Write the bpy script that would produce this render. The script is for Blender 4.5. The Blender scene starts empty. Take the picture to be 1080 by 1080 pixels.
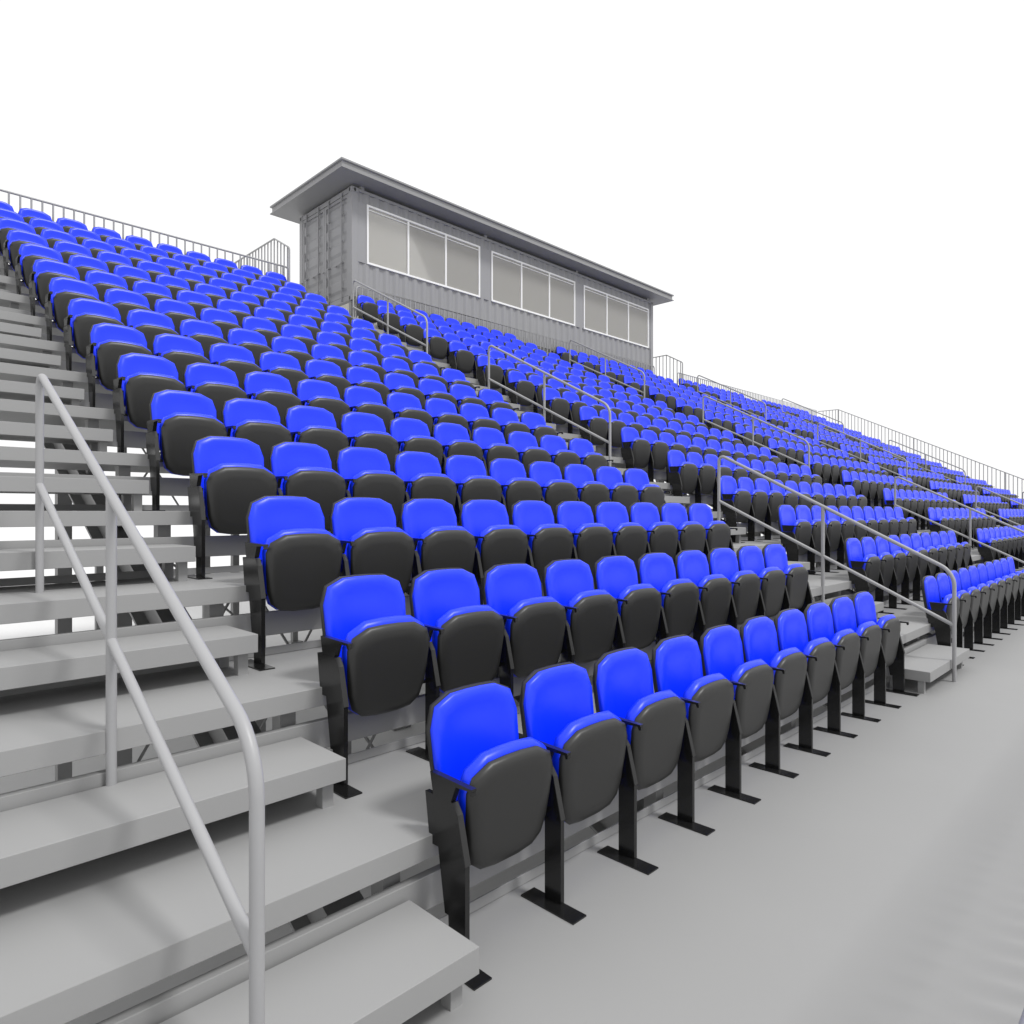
import bpy, bmesh, math, random
from mathutils import Vector
random.seed(7)
scene = bpy.context.scene
C = scene.collection
H, D, S = 0.4064, 0.8128, 0.5198          # row rise, row depth, seat spacing
PERIOD = 6.852                            # one seat block plus one stairway
ROWS, SEATS = 15, 10
XL, XR = -3.2, 34.14                      # ends of the treads that are built
AISLES = [-0.871 + PERIOD * i for i in range(5)]      # stairway centre lines
END_AISLE = 33.346                        # the stairway along the far end guard
YF = lambda k: 0.3065 + (k - 1) * D       # nosing of tread k
GROUND = -1.10

# ------------------------------------------------------------------ materials
def mat(name, col, rough=0.5, metal=0.0, spec=0.5, noise=0.0, scale=3.0, bump=0.0):
    m = bpy.data.materials.new(name); m.use_nodes = True
    nt = m.node_tree; b = nt.nodes['Principled BSDF']
    b.inputs['Base Color'].default_value = (*col, 1)
    b.inputs['Roughness'].default_value = rough
    b.inputs['Metallic'].default_value = metal
    b.inputs['Specular IOR Level'].default_value = spec
    if noise or bump:
        tc = nt.nodes.new('ShaderNodeTexCoord')
        n = nt.nodes.new('ShaderNodeTexNoise'); n.inputs['Scale'].default_value = scale
        n.inputs['Detail'].default_value = 5
        nt.links.new(tc.outputs['Object'], n.inputs['Vector'])
        if noise:
            r = nt.nodes.new('ShaderNodeMapRange')
            r.inputs['To Min'].default_value = 1 - noise; r.inputs['To Max'].default_value = 1 + noise
            nt.links.new(n.outputs['Fac'], r.inputs['Value'])
            mx = nt.nodes.new('ShaderNodeMix'); mx.data_type = 'RGBA'; mx.blend_type = 'MULTIPLY'
            mx.inputs[0].default_value = 1
            mx.inputs[6].default_value = (*col, 1)
            nt.links.new(r.outputs['Result'], mx.inputs[7])
            nt.links.new(mx.outputs[2], b.inputs['Base Color'])
        if bump:
            bp = nt.nodes.new('ShaderNodeBump'); bp.inputs['Strength'].default_value = bump
            bp.inputs['Distance'].default_value = 0.01
            nt.links.new(n.outputs['Fac'], bp.inputs['Height'])
            nt.links.new(bp.outputs['Normal'], b.inputs['Normal'])
    return m

M_STEEL = mat('painted steel plank', (0.297, 0.297, 0.297), 0.55, spec=0.25, noise=0.03, scale=1.3)
M_FRAME = mat('understructure steel', (0.24, 0.24, 0.24), 0.5, spec=0.3, noise=0.04, scale=2)
M_RAIL = mat('grey tube rail', (0.32, 0.32, 0.327), 0.42, spec=0.5)
M_CONT = mat('grey container paint', (0.282, 0.282, 0.292), 0.55, spec=0.3, noise=0.05, scale=1.5)
M_ROOF = mat('roof fascia paint', (0.265, 0.265, 0.27), 0.5, spec=0.3)
M_WHITE = mat('white window frame', (0.80, 0.80, 0.80), 0.4)
M_INT = mat('pale interior lining', (0.90, 0.87, 0.80), 0.7)
M_CEIL = mat('interior ceiling lining', (0.62, 0.62, 0.62), 0.7)
M_BLUE = mat('blue moulded plastic', (0.0, 0.034, 0.93), 0.37, spec=0.5)
M_SHELL = mat('charcoal moulded plastic', (0.020, 0.020, 0.0195), 0.42, spec=0.5)
M_BLACK = mat('black glossy metal', (0.010, 0.010, 0.010), 0.2, spec=0.5)
M_FLANGE = mat('black satin metal', (0.028, 0.028, 0.028), 0.55, spec=0.3)
M_RUBBER = mat('dark gasket', (0.03, 0.03, 0.03), 0.6)
M_GROUND = mat('pale ground', (0.66, 0.66, 0.66), 0.9, spec=0.1, noise=0.03, scale=0.4)

def glass():
    m = bpy.data.materials.new('window glass'); m.use_nodes = True
    nt = m.node_tree; nt.nodes.clear()
    out = nt.nodes.new('ShaderNodeOutputMaterial')
    tr = nt.nodes.new('ShaderNodeBsdfTransparent'); tr.inputs[0].default_value = (0.86, 0.86, 0.85, 1)
    gl = nt.nodes.new('ShaderNodeBsdfGlossy'); gl.inputs['Roughness'].default_value = 0.03
    fr = nt.nodes.new('ShaderNodeFresnel'); fr.inputs['IOR'].default_value = 1.5
    df = nt.nodes.new('ShaderNodeBsdfDiffuse'); df.inputs['Color'].default_value = (0.86, 0.84, 0.79, 1)
    m1 = nt.nodes.new('ShaderNodeMixShader'); m1.inputs[0].default_value = 0.33
    m2 = nt.nodes.new('ShaderNodeMixShader')
    nt.links.new(tr.outputs[0], m1.inputs[1]); nt.links.new(df.outputs[0], m1.inputs[2])
    nt.links.new(fr.outputs[0], m2.inputs[0])
    nt.links.new(m1.outputs[0], m2.inputs[1]); nt.links.new(gl.outputs[0], m2.inputs[2])
    nt.links.new(m2.outputs[0], out.inputs[0])
    return m
M_GLASS = glass()

# ------------------------------------------------------------------ mesh builder
class MB:
    def __init__(s): s.v = []; s.f = []; s.sm = []
    def face(s, idx, smooth=False): s.f.append(tuple(idx)); s.sm.append(smooth)
    def add(s, vs): n = len(s.v); s.v += [tuple(p) for p in vs]; return n
    def box(s, x0, x1, y0, y1, z0, z1):
        n = s.add([(x0,y0,z0),(x1,y0,z0),(x1,y1,z0),(x0,y1,z0),(x0,y0,z1),(x1,y0,z1),(x1,y1,z1),(x0,y1,z1)])
        for q in ((3,2,1,0),(4,5,6,7),(0,1,5,4),(1,2,6,5),(2,3,7,6),(3,0,4,7)): s.face([n+i for i in q])
        return s
    def prism(s, prof, x0, x1, axis='x'):
        """closed profile of (a, b) pairs swept along an axis (x: a=y b=z; y: a=x b=z; z: a=x b=y)"""
        P = {'x': lambda t,a,b: (t,a,b), 'y': lambda t,a,b: (a,t,b), 'z': lambda t,a,b: (a,b,t)}[axis]
        k = len(prof); n = s.add([P(x0,a,b) for a,b in prof] + [P(x1,a,b) for a,b in prof])
        s.face(range(n, n+k)); s.face(range(n+2*k-1, n+k-1, -1))
        for i in range(k):
            j = (i+1) % k; s.face((n+i, n+k+i, n+k+j, n+j))
        return s
    def tube(s, pts, r, seg=12, cap=True):
        pts = [Vector(p) for p in pts]; rings = []
        up = None
        for i, p in enumerate(pts):
            d = ((pts[min(i+1,len(pts)-1)] - p).normalized() + (p - pts[max(i-1,0)]).normalized()).normalized()
            if up is None:
                up = Vector((1,0,0)) if abs(d.x) < 0.9 else Vector((0,0,1))
            a = (up - d*up.dot(d)).normalized(); b = d.cross(a)
            rings.append(s.add([p + (a*math.cos(t)+b*math.sin(t))*r for t in [2*math.pi*k/seg for k in range(seg)]]))
        for i in range(len(rings)-1):
            for k in range(seg):
                j = (k+1) % seg; s.face((rings[i]+k, rings[i]+j, rings[i+1]+j, rings[i+1]+k), True)
        if cap:
            s.face(range(rings[0]+seg-1, rings[0]-1, -1)); s.face(range(rings[-1], rings[-1]+seg))
        return s
    def loft(s, rings, close0=True, close1=True, smooth=True):
        k = len(rings[0]); ns = [s.add(r) for r in rings]
        for a, b in zip(ns, ns[1:]):
            for i in range(k):
                j = (i+1) % k; s.face((a+i, a+j, b+j, b+i), smooth)
        if close0: s.face(range(ns[0]+k-1, ns[0]-1, -1), smooth)
        if close1: s.face(range(ns[-1], ns[-1]+k), smooth)
        return s
    def merge(s, o, off):
        n = len(s.v); s.v += [(x+off[0], y+off[1], z+off[2]) for x,y,z in o.v]
        s.f += [tuple(i+n for i in f) for f in o.f]; s.sm += o.sm
        return s
    def mesh(s, name, m, angle=38):
        me = bpy.data.meshes.new(name); me.from_pydata(s.v, [], s.f)
        mats = m if isinstance(m, list) else [m]
        for q in mats: me.materials.append(q)
        bm = bmesh.new(); bm.from_mesh(me); bmesh.ops.recalc_face_normals(bm, faces=bm.faces); bm.to_mesh(me); bm.free()
        me.polygons.foreach_set('use_smooth', s.sm)
        me.set_sharp_from_angle(angle=math.radians(angle))
        me.update(); return me

def link(name, me, parent=None, loc=(0,0,0)):
    o = bpy.data.objects.new(name, me); C.objects.link(o); o.location = loc
    if parent: o.parent = parent
    return o
def put(name, mb, m, parent=None, loc=(0,0,0), angle=38): return link(name, mb.mesh(name, m, angle), parent, loc)
def tag(o, label=None, cat=None, group=None, kind=None):
    if label: o['label'] = label
    if cat: o['category'] = cat
    if group: o['group'] = group
    if kind: o['kind'] = kind
    return o
def thing(name, label, cat, loc=(0,0,0), group=None):
    return tag(link(name, None, None, loc), label, cat, group)
def bevel(o, w=0.002, seg=1):
    b = o.modifiers.new('edge', 'BEVEL'); b.width = w; b.segments = seg; b.limit_method = 'ANGLE'; b.angle_limit = math.radians(50)
    return o
def arc(a, b, c, r, n=6):
    """points rounding the corner b between a and c"""
    a, b, c = Vector(a), Vector(b), Vector(c)
    u, v = (a-b).normalized(), (c-b).normalized()
    th = u.angle(v); t = r / math.tan(th/2)
    p0, p1 = b+u*t, b+v*t; ctr = b + (u+v).normalized() * (r/math.sin(th/2))
    out = []
    q0, q1 = p0-ctr, p1-ctr; om = q0.angle(q1)
    for i in range(n+1):
        f = i/n; out.append(ctr + (q0*math.sin((1-f)*om) + q1*math.sin(f*om))/math.sin(om))
    return out

# ------------------------------------------------------------------ ground and walkway
g = MB().box(-400, 400, -400, 400, GROUND-0.3, GROUND)
tag(put('ground', g, M_GROUND), kind='structure')
dk = MB().box(XL, XR, -1.66, 0.352, -0.09, 0.0)
tag(bevel(put('walkway', dk, M_STEEL)), kind='structure')

# ------------------------------------------------------------------ grandstand steelwork
gs = thing('grandstand', 'grey steel grandstand with wide open-backed tiers rising from the walkway', 'grandstand')
for k in range(1, ROWS):
    t = MB().box(XL, XR, YF(k), YF(k+1)+(0.045 if k < ROWS-1 else 0.22), k*H-0.087, k*H)
    bevel(put('tread', t, M_STEEL, gs))
for k in range(ROWS):
    y = YF(k+1) + (0.18 if k == ROWS-1 else 0)
    bevel(put('kick_strip', MB().box(XL, XR, y+0.033, y+0.043, k*H+0.0015, k*H+0.045), M_STEEL, gs), 0.002, 1)
    if k < ROWS-1:
        bevel(put('riser_board', MB().box(XL, XR, y+0.022, y+0.062, k*H+0.113, k*H+0.245), M_STEEL, gs), 0.003, 1)
ys = [3.72, 5.43, 10.3, 11.6]
raker_x = []
for a in AISLES + [END_AISLE]:
    raker_x += [a+0.721]
    if a < 33: raker_x += [a+0.721+1.8, a+0.721+3.6, a+0.721+5.4]
raker_x = [x for x in raker_x if x < 34.2]
def zr(y): return 0.5*y - 0.335            # top of the sloping beam
for X in raker_x:
    b = MB()
    y0, y1 = -0.2, 11.75
    for (dx, z0, z1) in ((0.085, 0.0, -0.022), (0.010, -0.022, -0.308), (0.085, -0.308, -0.33)):
        b.prism([(y0, zr(y0)+z0), (y1, zr(y1)+z0), (y1, zr(y1)+z1), (y0, zr(y0)+z1)], X-dx, X+dx)
    put('raker_beam', b, M_FRAME, gs)
stub_rest = MB()
for n, X in enumerate(raker_x):              # stub posts carrying each tread on the sloping beams
    for k in range(1, ROWS):
        yy = YF(k)+0.085
        m = MB() if n < 7 else stub_rest
        m.box(X-0.038, X+0.038, yy, yy+0.08, zr(yy+0.08)-0.01, k*H-0.0875)
        if n < 7: put('tread_stub', m, M_FRAME, gs)
tag(put('tread_stubs', stub_rest, M_FRAME, gs), kind='stuff')
n_col = 0
for X in raker_x[:12]:
    for y in ys:
        put('column', MB().box(X-0.055, X+0.055, y-0.055, y+0.055, GROUND+0.02, zr(y)-0.328).box(X-0.13, X+0.13, y-0.13, y+0.13, GROUND, GROUND+0.02), M_FRAME, gs)
for y, dz in ((2.6, 1.3), (3.72, 1.5), (5.43, 1.7), (7.4, 1.5)):
    for X0, X1 in zip(raker_x[:9], raker_x[1:10]):
        zt = zr(y)-0.40; z0 = max(GROUND+0.3, zt-dz); xm = (X0+X1)/2
        for a, b in ((X0, xm), (xm, X1)) if y != 5.43 else ((X0, X1),):
            put('cross_brace', MB().tube([(a,y-0.012,z0),(b,y-0.012,zt)], 0.012, 6).tube([(a,y+0.012,zt),(b,y+0.012,z0)], 0.012, 6), M_FRAME, gs)
# ------------------------------------------------------------------ half steps in the stairways
ORD = ['front', 'second', 'third', 'fourth', 'fifth', 'sixth', 'seventh', 'eighth', 'ninth', 'tenth',
       'eleventh', 'twelfth', 'thirteenth', 'fourteenth', 'top']
AN = ['nearest', 'second', 'third', 'fourth', 'fifth', 'farthest']
step_me = MB().box(-0.74, 0.74, -0.073, 0.307, 0.113, 0.2032).mesh('step_plank', M_STEEL)
leg_me = MB().box(-0.025, 0.025, -0.025, 0.025, 0.0, 0.113).mesh('step_leg', M_STEEL)
for ai, ax in enumerate(AISLES + [END_AISLE]):
    for k in range(ROWS):
        if ai == 0 and k > 8: continue
        t = thing('aisle_step', 'grey half step on the %s tier of the %s stairway' % (ORD[k] + (' walkway' if k == 0 else ''), AN[ai]),
                  'step', (ax, k*D, k*H), 'half steps in the stairways')
        t['label'] = ('grey half step standing on the walkway at the foot of the %s stairway' % AN[ai]) if k == 0 else \
                     ('grey half step %s from the bottom in the %s stairway' % (ORD[k] if k < 14 else 'topmost and fifteenth', AN[ai]))
        o = bevel(link('step_plank', step_me, t))
        for lx in (-0.689, 0.689):
            for ly in (0.008, 0.235): link('leg', leg_me, t, (lx, ly, 0))

# ------------------------------------------------------------------ seats
def outline(tab, n=None):
    r = [(w, z) for w, z in tab]
    return r + [(-w, z) for w, z in reversed(r)]
BACK = [(0.150,0.432),(0.205,0.446),(0.222,0.53),(0.233,0.65),(0.237,0.775),(0.208,0.860),(0.122,0.898),(0.040,0.902)]
PAN = [(0.060,0.257),(0.138,0.268),(0.188,0.305),(0.212,0.375),(0.223,0.47),(0.231,0.585),(0.208,0.642),(0.130,0.682),(0.042,0.688)]
def ring(tab, inset, yfun, dz=0.0, grow=0.0):
    zs = [z for _, z in tab]; zc = (min(zs)+max(zs))/2; hz = (max(zs)-min(zs))/2
    wm = max(w for w, _ in tab)
    out = []
    for w, z in outline(tab):
        sx = (wm-inset)/wm; sz = (hz-inset)/hz
        zz = zc + (z-zc)*sz + dz
        if grow: zz += grow * max(0.0, (z-zc)/hz)
        out.append((0.248 + w*sx, yfun(w*sx, zz), zz))
    return out
yb = lambda z: 0.318 + 0.13*(z-0.45)
def back_shell():
    r = [ring(BACK, 0.045, lambda w,z: yb(z)+0.052), ring(BACK, 0.014, lambda w,z: yb(z)+0.046), ring(BACK, 0.0, lambda w,z: yb(z)+0.034),
         ring(BACK, 0.0, lambda w,z: yb(z)+0.016), ring(BACK, 0.005, lambda w,z: yb(z)+0.014)]
    return MB().loft(r)
def back_cushion():
    def dish(w, z, a):                      # the recess stays below the head roll
        t = min(1.0, max(0.0, (0.80-z)/0.10)); return yb(z) + a*t
    r = [ring(BACK, 0.006, lambda w,z: yb(z)+0.018), ring(BACK, 0.005, lambda w,z: yb(z)+0.002), ring(BACK, 0.012, lambda w,z: yb(z)-0.007),
         ring(BACK, 0.040, lambda w,z: yb(z)-0.009), ring(BACK, 0.066, lambda w,z: dish(w,z,0.004)), ring(BACK, 0.13, lambda w,z: dish(w,z,0.009))]
    return MB().loft(r)
yp = lambda z: 0.118 + (0.69-z)*0.115
def pan_shell():
    r = [ring(PAN, 0.075, lambda w,z: yp(z)+0.001), ring(PAN, 0.034, lambda w,z: yp(z)), ring(PAN, 0.012, lambda w,z: yp(z)+0.008),
         ring(PAN, 0.0, lambda w,z: yp(z)+0.022), ring(PAN, 0.002, lambda w,z: yp(z)+0.036)]
    return MB().loft(r)
def pan_cushion():
    r = [ring(PAN, 0.005, lambda w,z: yp(z)+0.034), ring(PAN, 0.003, lambda w,z: yp(z)+0.042, 0, 0.018), ring(PAN, 0.0, lambda w,z: yp(z)+0.066, 0, 0.028),
         ring(PAN, 0.008, lambda w,z: yp(z)+0.090, 0, 0.026), ring(PAN, 0.040, lambda w,z: yp(z)+0.102, 0, 0.02), ring(PAN, 0.110, lambda w,z: yp(z)+0.092)]
    return MB().loft(r)
def standard():                             # slim post between two seats
    m = MB().prism([(0.285,0.560),(0.188,0.560),(0.160,0.522),(0.119,0.355),(0.119,0.007),(0.208,0.007),(0.208,0.425),(0.285,0.500)], -0.026, -0.005)
    m.box(-0.0045, 0.018, 0.21, 0.33, 0.44, 0.55)      # bracket that carries the back
    return m
def end_standard():                         # the row ends have a wide side panel
    m = MB().prism([(0.350,0.560),(0.188,0.560),(0.160,0.522),(0.119,0.355),(0.119,0.007),(0.208,0.007),(0.213,0.142),(0.233,0.142),(0.272,0.372),(0.322,0.372)], -0.026, -0.005)
    m.box(-0.0045, 0.018, 0.21, 0.33, 0.44, 0.55)
    return m
def flange(): return MB().prism([(0.186,0.5605),(0.157,0.522),(0.114,0.352),(0.1185,0.349),(0.1595,0.5205),(0.187,0.5605)], -0.029, -0.003)
def foot(): return MB().box(-0.089, -0.007, 0.0, 0.287, 0.0, 0.0065)
def armrest():
    m = MB().prism([(0.084,0.637),(0.084,0.6275),(0.170,0.623),(0.196,0.5615),(0.300,0.5615),(0.318,0.642),(0.28,0.642)], -0.028, -0.003)
    return m.prism([(0.083,0.627),(0.083,0.612),(0.094,0.609),(0.102,0.627)], -0.025, -0.006)     # end stop
def hinge(): return MB().tube([(-0.005,0.213,0.36),(0.505,0.213,0.36)], 0.011, 8)
BUILD = [('seat_shell', pan_shell, M_SHELL, 60), ('seat_cushion', pan_cushion, M_BLUE, 60), ('back_shell', back_shell, M_SHELL, 60),
         ('back_cushion', back_cushion, M_BLUE, 62), ('hinge_bar', hinge, M_BLACK, 30), ('standard', standard, M_BLACK, 30), ('end_standard', end_standard, M_BLACK, 30),
         ('foot_plate', foot, M_BLACK, 30), ('flange', flange, M_FLANGE, 10), ('armrest', armrest, M_BLACK, 30)]
ME = {n: f().mesh(n, m, a) for n, f, m, a in BUILD}
BLOCK_X = [AISLES[i] + 0.871 for i in range(5)]
CAM = Vector((-1.6305, -1.7218, 1.6196))
def project(p):
    d = Vector(p) - CAM; c = math.sqrt(0.5)
    z = (d.x+d.y)*c; return 540 + 720*(d.x-d.y)*c/z, 540 - 720*d.z/z, z
spots = []
for b, bx in enumerate(BLOCK_X):
    for r in range(ROWS):
        for i in range(SEATS):
            x, y, z = bx + i*S, r*D, r*H
            px, py, dist = project((x+0.25, y+0.3, z+0.7))
            if px < -25: continue                    # wholly outside the picture
            # rank by the size it shows: distance, and how much of it the row in front leaves visible
            spots.append((dist if px < 1090 else 99, b, r, i, x, y, z))
spots.sort()
BN = ['nearest', 'second', 'third', 'fourth', 'fifth']
CO = ['first', 'second', 'third', 'fourth', 'fifth', 'sixth', 'seventh', 'eighth', 'ninth', 'last']
RN = ['front row', 'second row up', 'third row up', 'fourth row up', 'fifth row up', 'sixth row up', 'seventh row up', 'eighth row up', 'ninth row up',
      'tenth row up', 'eleventh row up', 'fifth row down', 'fourth row down', 'third row down', 'second row down']
RN[11:] = ['fourth row from top', 'third row from top', 'second row from top', 'top row']
def make_seat(b, r, i, x, y, z):
    lab = 'blue folding seat, %s from left in %s of the %s block' % (CO[i], RN[r], BN[b])
    t = thing('stadium_seat', lab, 'seat', (x, y, z), 'blue folding stadium seats in rows')
    link('seat_cushion', ME['seat_cushion'], link('seat_shell', ME['seat_shell'], t))
    link('back_cushion', ME['back_cushion'], link('back_shell', ME['back_shell'], t))
    link('hinge_bar', ME['hinge_bar'], t)
    for e in ((0, 1) if i == SEATS-1 else (0,)):
        s = link('standard', ME['end_standard' if (i == 0 or e) else 'standard'], t, (e*S, 0, 0))
        link('foot_plate', ME['foot_plate'], s)
        link('armrest', ME['armrest'], s)
        link('flange', ME['flange'], s)
    return t
for d, *a in spots[:300]: make_seat(*a)
far = MB(); slot = []
mats = [M_SHELL, M_BLUE, M_BLACK, M_FLANGE]
for d, b, r, i, x, y, z in spots[300:]:
    for n, f, m, a in BUILD:
        offs = [0]
        if i == SEATS-1 and n in ('foot_plate', 'armrest', 'flange'): offs = [0, S]
        if n == 'standard': offs = [] if i == 0 else [0]
        if n == 'end_standard': offs = [0] if i == 0 else [S] if i == SEATS-1 else []
        for e in offs:
            if (n, e) not in ME:
                ME[(n, e)] = f()
            o = ME[(n, e)]
            far.merge(o, (x+e, y, z)); slot += [mats.index(m)] * len(o.f)
me = far.mesh('distant_seats', mats, 38)
me.polygons.foreach_set('material_index', slot); me.update()
tag(link('distant_seats', me), 'mass of small distant blue folding seats filling the far upper blocks', 'seats', None, 'stuff')

# ------------------------------------------------------------------ handrails in the stairways
SN = ['lower', 'middle', 'upper']
RR = 0.0185
def handrail(ax, y0, z0, lab):
    t = thing('handrail', lab, 'handrail', (ax, y0, z0), 'handrails in the stairways')
    y1, y2 = 1.2192, 2.4384; h = 1.045
    a = (0, 0, 0); b = (0, 0, h); c = (0, y2, h+1.2192+0.05); d = (0, y2, 1.2192)
    put('top_rail', MB().tube([a] + arc(a, b, c, 0.22, 8) + arc(b, c, d, 0.05, 6) + [d], RR, 16), M_RAIL, t, angle=60)
    put('post', MB().tube([(0,y1,0.6096),(0,y1,h+0.6096+0.022)], RR, 16), M_RAIL, t, angle=60)
    put('lower_rail', MB().tube([(0,0.0,0.535),(0,y2,0.535+1.2192)], RR*0.95, 16), M_RAIL, t, angle=60)
for ai, ax in enumerate(AISLES):
    for s in range(3):
        if ai == 0 and s > 0: continue
        handrail(ax-0.02, -0.1+4.064*s, 2.032*s, 'grey two-rail tube handrail in the %s part of the %s stairway' % (SN[s], AN[ai]) if ai else
                 'large grey tube handrail in the foreground beside the nearest front seat')

# ------------------------------------------------------------------ guard rails with balusters
bal_cache = {}
def baluster(t, p, h, r=0.0155):
    key = (round(h, 2), r)
    if key not in bal_cache: bal_cache[key] = MB().tube([(0,0,0),(0,0,h)], r, 8).mesh('baluster', M_RAIL, 60)
    link('baluster', bal_cache[key], t, p)
def back_guard(x0, x1, lab, round0, round1, n_max=100):
    y, z = 11.848, 14*H; t = thing('guard_rail', lab, 'railing', (x0, y, z), 'guard rails along the top')
    h = 1.105; L = x1-x0
    pts = []
    pts += ([(0,0,0.0)] + arc((0,0,0),(0,0,h),(L,0,h),0.09) if round0 else [(0,0,h)])
    pts += (arc((0,0,h),(L,0,h),(L,0,0),0.09) + [(L,0,0)] if round1 else [(L,0,h)])
    put('top_rail', MB().tube(pts, 0.0185, 12), M_RAIL, t, angle=60)
    put('bottom_rail', MB().tube([(0,0,0.11),(L,0,0.11)], 0.014, 8), M_RAIL, t, angle=60)
    n = int(L/0.1515)
    for i in range(1, n+1):
        x = i*0.1515
        if x < L-0.06: baluster(t, (x, 0, 0.11), h-0.115)
back_guard(-2.0, 5.255, 'grey baluster railing behind the top row of the nearest seat block', False, True)
back_guard(6.90, 19.08, 'grey baluster railing behind the top row in front of the press box', True, True)
back_guard(20.62, 34.0, 'grey baluster railing behind the top row beyond the press box', True, False)

t = thing('guard_rail', 'tall sloping grey baluster railing down the far end of the grandstand', 'railing', (34.0, 0, 0), 'guard rails along the top')
topz = lambda y: min(14*H, max(0.0, H + (y-0.3065)/2)) + 1.05
put('top_rail', MB().tube([(0,11.848,topz(11.848)), (0,10.873,topz(10.873)), (0,-0.5065,1.05), (0,-1.6,1.05)], 0.0185, 12), M_RAIL, t, angle=60)
put('bottom_rail', MB().tube([(0,11.848,topz(11.848)-0.93), (0,10.873,topz(10.873)-0.93), (0,-0.5065,0.12), (0,-1.6,0.12)], 0.014, 8), M_RAIL, t, angle=60)
y = 11.6
while y > -1.55:
    baluster(t, (0, y, topz(y)-0.93-0.02), 0.945); y -= 0.1512
for yy in (10.873, 7.5, 4.0, 0.4):
    put('post', MB().tube([(0,yy,topz(yy)-1.05-0.1),(0,yy,topz(yy))], 0.018, 10), M_RAIL, t, angle=60)

def gate_guard(x, lab):
    t = thing('stair_guard', lab, 'railing', (x, 0, 0), 'stair guards beside the press box')
    zt, zp = 7.51, 6.46
    a, b, c, d, e = (0,14.35,zt), (0,12.30,zt), (0,11.62,7.13), (0,11.62,5.70), None
    put('top_rail', MB().tube([a, b] + arc(b, c, d, 0.09) + [d], 0.0185, 12), M_RAIL, t, angle=60)
    zl = lambda y: zp+0.08 if y > 12.30 else zp+0.08-(12.30-y)*0.9
    put('bottom_rail', MB().tube([(0,14.35,zl(14.35)),(0,12.30,zl(12.30)),(0,11.62,zl(11.62))], 0.014, 8), M_RAIL, t, angle=60)
    y = 14.27
    while y > 11.66:
        top = zt if y > 12.30 else zt-(12.30-y)*0.5556
        baluster(t, (0, y, zl(y)), top-zl(y)); y -= 0.1512
    put('post', MB().tube([(0,14.35,zp),(0,14.35,zt)], 0.018, 10), M_RAIL, t, angle=60)
gate_guard(5.15, 'tall grey stair guard rail left of the press box')
gate_guard(20.60, 'tall grey stair guard rail right of the press box')

t = thing('guard_rail', 'grey front guard rail whose top tube crosses the bottom right corner', 'railing', (-3.0, -1.6015, 0), 'guard rails along the top')
t['group'] = 'front guard rail'
L = 37.0
put('top_rail', MB().tube([(0,0,1.05),(L,0,1.05)], 0.0185, 12), M_RAIL, t, angle=60)
put('bottom_rail', MB().tube([(0,0,0.1),(L,0,0.1)], 0.014, 8), M_RAIL, t, angle=60)
rest = MB()
for i in range(1, int(L/0.1524)):
    x = i*0.1524
    if i <= 92: baluster(t, (x, 0, 0.1), 0.95)
    else: rest.tube([(x,0,0.1),(x,0,1.05)], 0.0155, 6)
tag(put('distant_balusters', rest, M_RAIL, t, angle=60), kind='stuff')

# ------------------------------------------------------------------ press box
BX0, BX1, BY0, BY1, BZ0, BZ1 = 6.83, 19.14, 11.93, 14.39, 6.486, 9.10
pb = thing('press_box', 'grey corrugated container press box with three wide windows and flat overhanging roof', 'press box', (BX0, BY0, BZ0))
def pbox(name, mb, m, parent=pb, **k):
    o = put(name, mb, m, parent, **k)
    o.location = (-BX0, -BY0, -BZ0) if parent is pb else (0, 0, 0)
    return o
# frame: corner posts with castings, rails
fr = MB()
for x in (BX0, BX1):
    s = 1 if x == BX0 else -1
    for y in (BY0, BY1):
        q = 1 if y == BY0 else -1
        fr.box(min(x,x+s*0.16), max(x,x+s*0.16), min(y,y+q*0.16), max(y,y+q*0.16), BZ0+0.118, BZ1-0.118)
        for z0 in (BZ0, BZ1-0.118):
            fr.box(min(x-s*0.006,x+s*0.178), max(x-s*0.006,x+s*0.178), min(y-q*0.006,y+q*0.162), max(y-q*0.006,y+q*0.162), z0, z0+0.118)
fr.box(BX0+0.178, BX1-0.178, BY0, BY0+0.06, BZ1-0.075, BZ1-0.006).box(BX0+0.178, BX1-0.178, BY1-0.06, BY1, BZ1-0.075, BZ1-0.006)
fr.box(BX0+0.178, BX1-0.178, BY0, BY0+0.06, BZ0+0.004, BZ0+0.16).box(BX0+0.178, BX1-0.178, BY1-0.06, BY1, BZ0+0.004, BZ0+0.16)
fr.box(BX0, BX0+0.1, BY0+0.162, BY1-0.162, BZ1-0.115, BZ1-0.004).box(BX0, BX0+0.1, BY0+0.162, BY1-0.162, BZ0+0.004, BZ0+0.13)
fr.box(BX1-0.1, BX1, BY0+0.162, BY1-0.162, BZ1-0.115, BZ1-0.004).box(BX1-0.1, BX1, BY0+0.162, BY1-0.162, BZ0+0.004, BZ0+0.16)
bevel(pbox('container_frame', fr, M_CONT), 0.006, 2)
ho = MB()
for z in (BZ0+0.055, BZ1-0.06):
    for (cx, cy, ax) in ((BX0+0.085, BY0-0.0075, 'y'), (BX0-0.0075, BY0+0.08, 'x'), (BX1-0.085, BY0-0.0075, 'y'), (BX0-0.0075, BY1-0.08, 'x')):
        pr = [(0.030*math.cos(u), 0.045*math.sin(u)) for u in [2*math.pi*i/12 for i in range(12)]]
        if ax == 'y': ho.prism([(cx+a, z+b) for a, b in pr], cy, cy+0.03, 'y')
        else: ho.prism([(cy+a, z+b) for a, b in pr], cx, cx+0.03, 'x')
pbox('casting_hole', ho, M_RUBBER)
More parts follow.
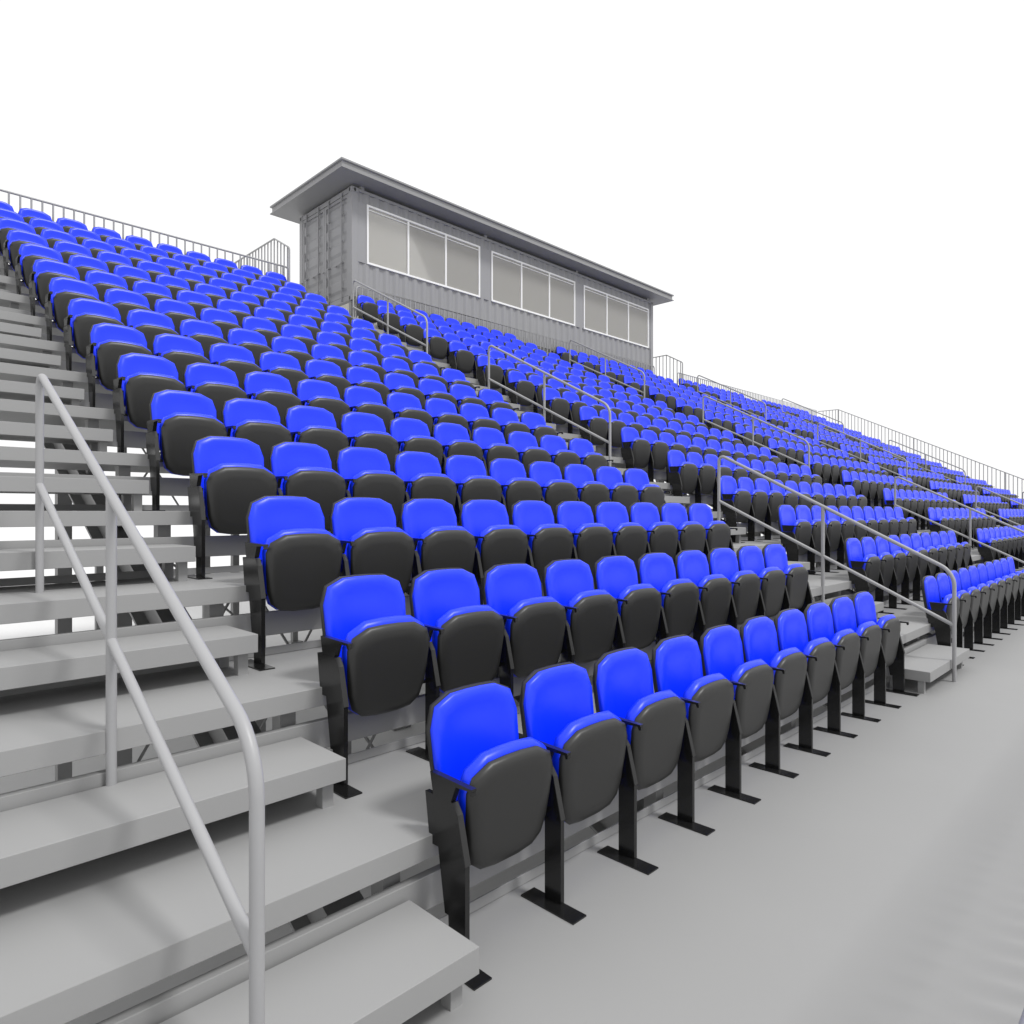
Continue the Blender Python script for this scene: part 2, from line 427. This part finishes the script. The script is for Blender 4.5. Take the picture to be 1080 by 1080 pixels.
# corrugated front wall: bands under, over and between the windows
WIN = [(7.235, 10.80), (11.22, 14.80), (15.23, 18.845)]
WZ0, WZ1 = 7.41, 8.793
def corr(xa, xb, za, zb, y):
    P = 0.281; d = 0.034
    pts = []
    x = BX0 + 0.10
    while x < BX1:
        for dx, dy in ((0, 0), (0.072, 0), (0.140, d), (0.213, d)): pts.append((x+dx, dy))
        x += P
    def at(q):
        for (p0, d0), (p1, d1) in zip(pts, pts[1:]):
            if p0 <= q <= p1: return d0 + (d1-d0)*(q-p0)/(p1-p0)
        return 0.0
    prof = [(xa, at(xa))] + [p for p in pts if xa < p[0] < xb] + [(xb, at(xb))]
    return [(a, y+b) for a, b in prof] + [(a, y+b+0.006) for a, b in reversed(prof)]
fw = MB()
Y = BY0 + 0.012
def band(xa, xb, za, zb):
    fw.prism(corr(xa, xb, za, zb, Y), za, zb, 'z')
xa, xb = BX0+0.161, BX1-0.161
band(xa, xb, BZ0+0.155, WZ0+0.003); band(xa, xb, WZ1-0.003, BZ1-0.07)
edges = [xa] + [v for w in WIN for v in w] + [xb]
for i in range(0, 8, 2):
    if edges[i+1]-edges[i] > 0.02: fw.box(edges[i], edges[i+1], Y+0.001, Y+0.045, WZ0+0.003, WZ1-0.003)
pbox('front_wall', fw, M_CONT, angle=20)
bw = MB(); bw.prism(corr(xa, xb, 0, 0, BY1-0.06), BZ0+0.155, BZ1-0.07, 'z')
pbox('back_wall', bw, M_CONT, angle=20)
ew = MB()
n = 9; span = BY1-BY0-0.32
pr = []
for i in range(n):
    y = BY0+0.16+span*i/n
    pr += [(y, 0.02), (y+span/n*0.3, 0.02), (y+span/n*0.5, 0.052), (y+span/n*0.8, 0.052)]
pr.append((BY1-0.16, 0.02))
ew.prism([(BX1-b, a) for a, b in pr] + [(BX1-b-0.006, a) for a, b in reversed(pr)], BZ0+0.155, BZ1-0.11, 'z')
pbox('end_wall', ew, M_CONT, angle=20)
ln = MB().box(BX0+0.2, BX1-0.2, BY1-0.12, BY1-0.10, BZ0+0.3, BZ1-0.12)
ln.box(BX0+0.16, BX0+0.18, BY0+0.2, BY1-0.12, BZ0+0.3, BZ1-0.12).box(BX1-0.18, BX1-0.16, BY0+0.2, BY1-0.12, BZ0+0.3, BZ1-0.12)
pbox('inner_wall', ln, M_INT)
pbox('inner_floor', MB().box(BX0+0.1, BX1-0.1, BY0+0.07, BY1-0.08, BZ0+0.16, BZ0+0.28), M_INT)
pbox('inner_ceiling', MB().box(BX0+0.11, BX1-0.11, BY0+0.07, BY1-0.08, BZ1-0.10, BZ1-0.08), M_CEIL)
# windows
for (x0, x1) in WIN:
    w = 0.045; f = MB()
    ya, yb_ = Y-0.022, Y+0.05
    f.box(x0, x1, ya, yb_, WZ0, WZ0+w).box(x0, x1, ya, yb_, WZ1-w, WZ1)
    f.box(x0, x0+w, ya, yb_, WZ0+w, WZ1-w).box(x1-w, x1, ya, yb_, WZ0+w, WZ1-w)
    L3 = (x1-x0)/3
    for q in (x0+L3, x0+2*L3): f.box(q-0.024, q+0.024, ya+0.003, yb_-0.003, WZ0+w, WZ1-w)
    f.box(x0+w, x1-w, ya+0.012, yb_-0.01, WZ1-w-0.075, WZ1-w-0.058)      # head track
    wo = pbox('window', f, M_WHITE)
    for q in range(3):
        a = x0+q*L3 + (w if q == 0 else 0.024); b = x0+(q+1)*L3 - (w if q == 2 else 0.024)
        pbox('pane', MB().box(a-0.004, b+0.004, Y+0.010, Y+0.018, WZ0+w-0.004, WZ1-w+0.004), M_GLASS, wo)
# end doors with locking bars
ym = (BY0+BY1)/2
for (a, b) in ((BY0+0.165, ym-0.004), (ym+0.004, BY1-0.165)):
    d = MB(); z0, z1 = BZ0+0.14, BZ1-0.125
    d.box(BX0+0.012, BX0+0.055, a, a+0.07, z0, z1).box(BX0+0.012, BX0+0.055, b-0.07, b, z0, z1)
    d.box(BX0+0.012, BX0+0.055, a+0.07, b-0.07, z0, z0+0.07).box(BX0+0.012, BX0+0.055, a+0.07, b-0.07, z1-0.07, z1)
    pr = [(BX0+0.05, z0+0.07)]; zz = z0+0.07; hh = (z1-z0-0.14)/5
    for i in range(5):
        pr += [(BX0+0.048, zz+hh*0.15), (BX0+0.018, zz+hh*0.3), (BX0+0.018, zz+hh*0.7), (BX0+0.048, zz+hh*0.85)]; zz += hh
    pr += [(BX0+0.05, z1-0.07), (BX0+0.056, z1-0.07), (BX0+0.056, z0+0.07)]
    d.prism(pr, a+0.07, b-0.07, 'y')
    do = pbox('container_door', d, M_CONT, angle=20)
    for yy in (a+0.24, b-0.24) :
        r = MB().tube([(BX0-0.022, yy, BZ0+0.05), (BX0-0.022, yy, BZ1-0.05)], 0.017, 10)
        for z in (BZ0+0.06, BZ0+0.35, BZ0+0.95, BZ0+1.45, BZ0+2.05, BZ1-0.07): r.box(BX0-0.036, BX0+0.0115, yy-0.022, yy+0.022, z-0.018, z+0.018)
        pbox('locking_bar', r, M_CONT, do, angle=50)
        zh = BZ0+0.95
        hnd = MB().box(BX0-0.055, BX0-0.041, yy-0.02, yy+0.30 if yy < (a+b)/2 else yy+0.06, zh-0.045, zh-0.012).box(BX0-0.055, BX0-0.0115, yy+0.19, yy+0.25, zh-0.06, zh-0.046)
        pbox('handle', hnd, M_CONT, do)
    hs = MB()
    for z in (BZ0+0.35, BZ0+0.95, BZ0+1.6, BZ0+2.2):
        e = a-0.05 if a < ym-0.5 else b
        hs.box(BX0+0.002, BX0+0.0115, e-0.01, e+0.06, z-0.03, z+0.03)
    pbox('hinge', hs, M_CONT, do)
gk = MB().box(BX0+0.02, BX0+0.045, ym-0.0035, ym+0.0035, BZ0+0.14, BZ1-0.125)
for (a, b) in ((BZ0+0.131, BZ0+0.1395), (BZ1-0.1245, BZ1-0.1155)): gk.box(BX0+0.008, BX0+0.05, BY0+0.165, BY1-0.165, a, b)
pbox('door_gasket', gk, M_RUBBER)
# roof: slab with channel fascia
RX0, RX1, RY0, RY1, RZ = 6.276, 19.724, 11.445, 14.88, 9.172
rf = MB().box(RX0+0.05, RX1-0.05, RY0+0.05, RY1-0.05, RZ+0.001, RZ+0.185)
ro = pbox('roof', rf, M_ROOF)
fa = MB()        # channel section fascia with lips turned outward, mitred at the corners
prof = [(0.07, 0.0), (0.0, 0.0), (0.0, 0.018), (0.042, 0.032), (0.042, 0.150), (0.0, 0.168), (0.0, 0.205), (0.07, 0.205)]
fa.loft([[(RX0+a, RY0+a, RZ+b), (RX1-a, RY0+a, RZ+b), (RX1-a, RY1-a, RZ+b), (RX0+a, RY1-a, RZ+b)] for a, b in prof + prof[:1]], False, False, False)
pbox('fascia', fa, M_ROOF, ro)
rb = MB()
for x in (BX0+0.3, BX0+4.2, BX0+8.1, BX1-0.3): rb.box(x-0.05, x+0.05, BY0+0.02, BY1-0.02, BZ1-0.003, RZ+0.0005)
pbox('roof_bearer', rb, M_ROOF, ro)

# platform under the press box, with landing and top stairs
pf = thing('press_box_platform', 'grey steel platform carrying the press box above the top row', 'platform', (5.2, 11.9, 6.3))
for y in (12.03, 14.3):
    put('platform_beam', MB().box(6.85, 19.12, y-0.05, y+0.05, 6.30, 6.482), M_FRAME, pf).location = (-5.2, -11.9, -6.3)
put('landing', MB().box(5.2, 6.80, 12.9, 14.6, 6.40, 6.46), M_STEEL, pf).location = (-5.2, -11.9, -6.3)
put('landing', MB().box(19.16, 20.62, 12.9, 14.6, 6.40, 6.46), M_STEEL, pf).location = (-5.2, -11.9, -6.3)
for a in (AISLES[1], AISLES[3]):
    put('stair_tread', MB().box(a-0.7, a+0.7, 11.93, 12.30, 6.02, 6.096), M_STEEL, pf).location = (-5.2, -11.9, -6.3)
    put('stair_tread', MB().box(a-0.7, a+0.7, 12.28, 12.64, 6.20, 6.27), M_STEEL, pf).location = (-5.2, -11.9, -6.3)
for x in (6.90, 9.9, 12.98, 16.0, 19.07):
    for y in (12.03, 14.3):
        put('platform_post', MB().box(x-0.05, x+0.05, y-0.05, y+0.05, GROUND, 6.30), M_FRAME, pf).location = (-5.2, -11.9, -6.3)

# ------------------------------------------------------------------ light
w = bpy.data.worlds.new('World'); scene.world = w; w.use_nodes = True
nt = w.node_tree; bg = nt.nodes['Background']; bg.inputs[1].default_value = 1.0
tc = nt.nodes.new('ShaderNodeTexCoord'); sx = nt.nodes.new('ShaderNodeSeparateXYZ'); mr = nt.nodes.new('ShaderNodeMapRange')
mr.inputs['From Min'].default_value = 0.0; mr.inputs['From Max'].default_value = 1.0       # white overcast sky, brighter overhead
mr.inputs['To Min'].default_value = 1.02; mr.inputs['To Max'].default_value = 1.15
nt.links.new(tc.outputs['Generated'], sx.inputs[0]); nt.links.new(sx.outputs['Z'], mr.inputs['Value'])
nt.links.new(mr.outputs['Result'], bg.inputs[0])
sl = bpy.data.lights.new('sun', 'SUN'); sl.energy = 2.05; sl.angle = math.radians(11); sl.color = (1.0, 0.995, 0.985)
so = bpy.data.objects.new('sun', sl); C.objects.link(so)
so.rotation_euler = Vector((-0.32, 1.0, -1.60)).to_track_quat('-Z', 'Y').to_euler()
so.location = (3, -10, 14)

cd = bpy.data.cameras.new('camera'); cd.lens = 24; cd.sensor_width = 36; cd.clip_start = 0.02; cd.clip_end = 1500
co = bpy.data.objects.new('camera', cd); C.objects.link(co)
co.location = CAM; co.rotation_euler = (math.radians(90), 0, math.radians(-45))
scene.camera = co
vs = scene.view_settings
vs.view_transform = 'Standard'; vs.look = 'None'; vs.exposure = 0; vs.gamma = 1; vs.use_curve_mapping = False
scene.cycles.max_bounces = 8
scene.cycles.transparent_max_bounces = 8
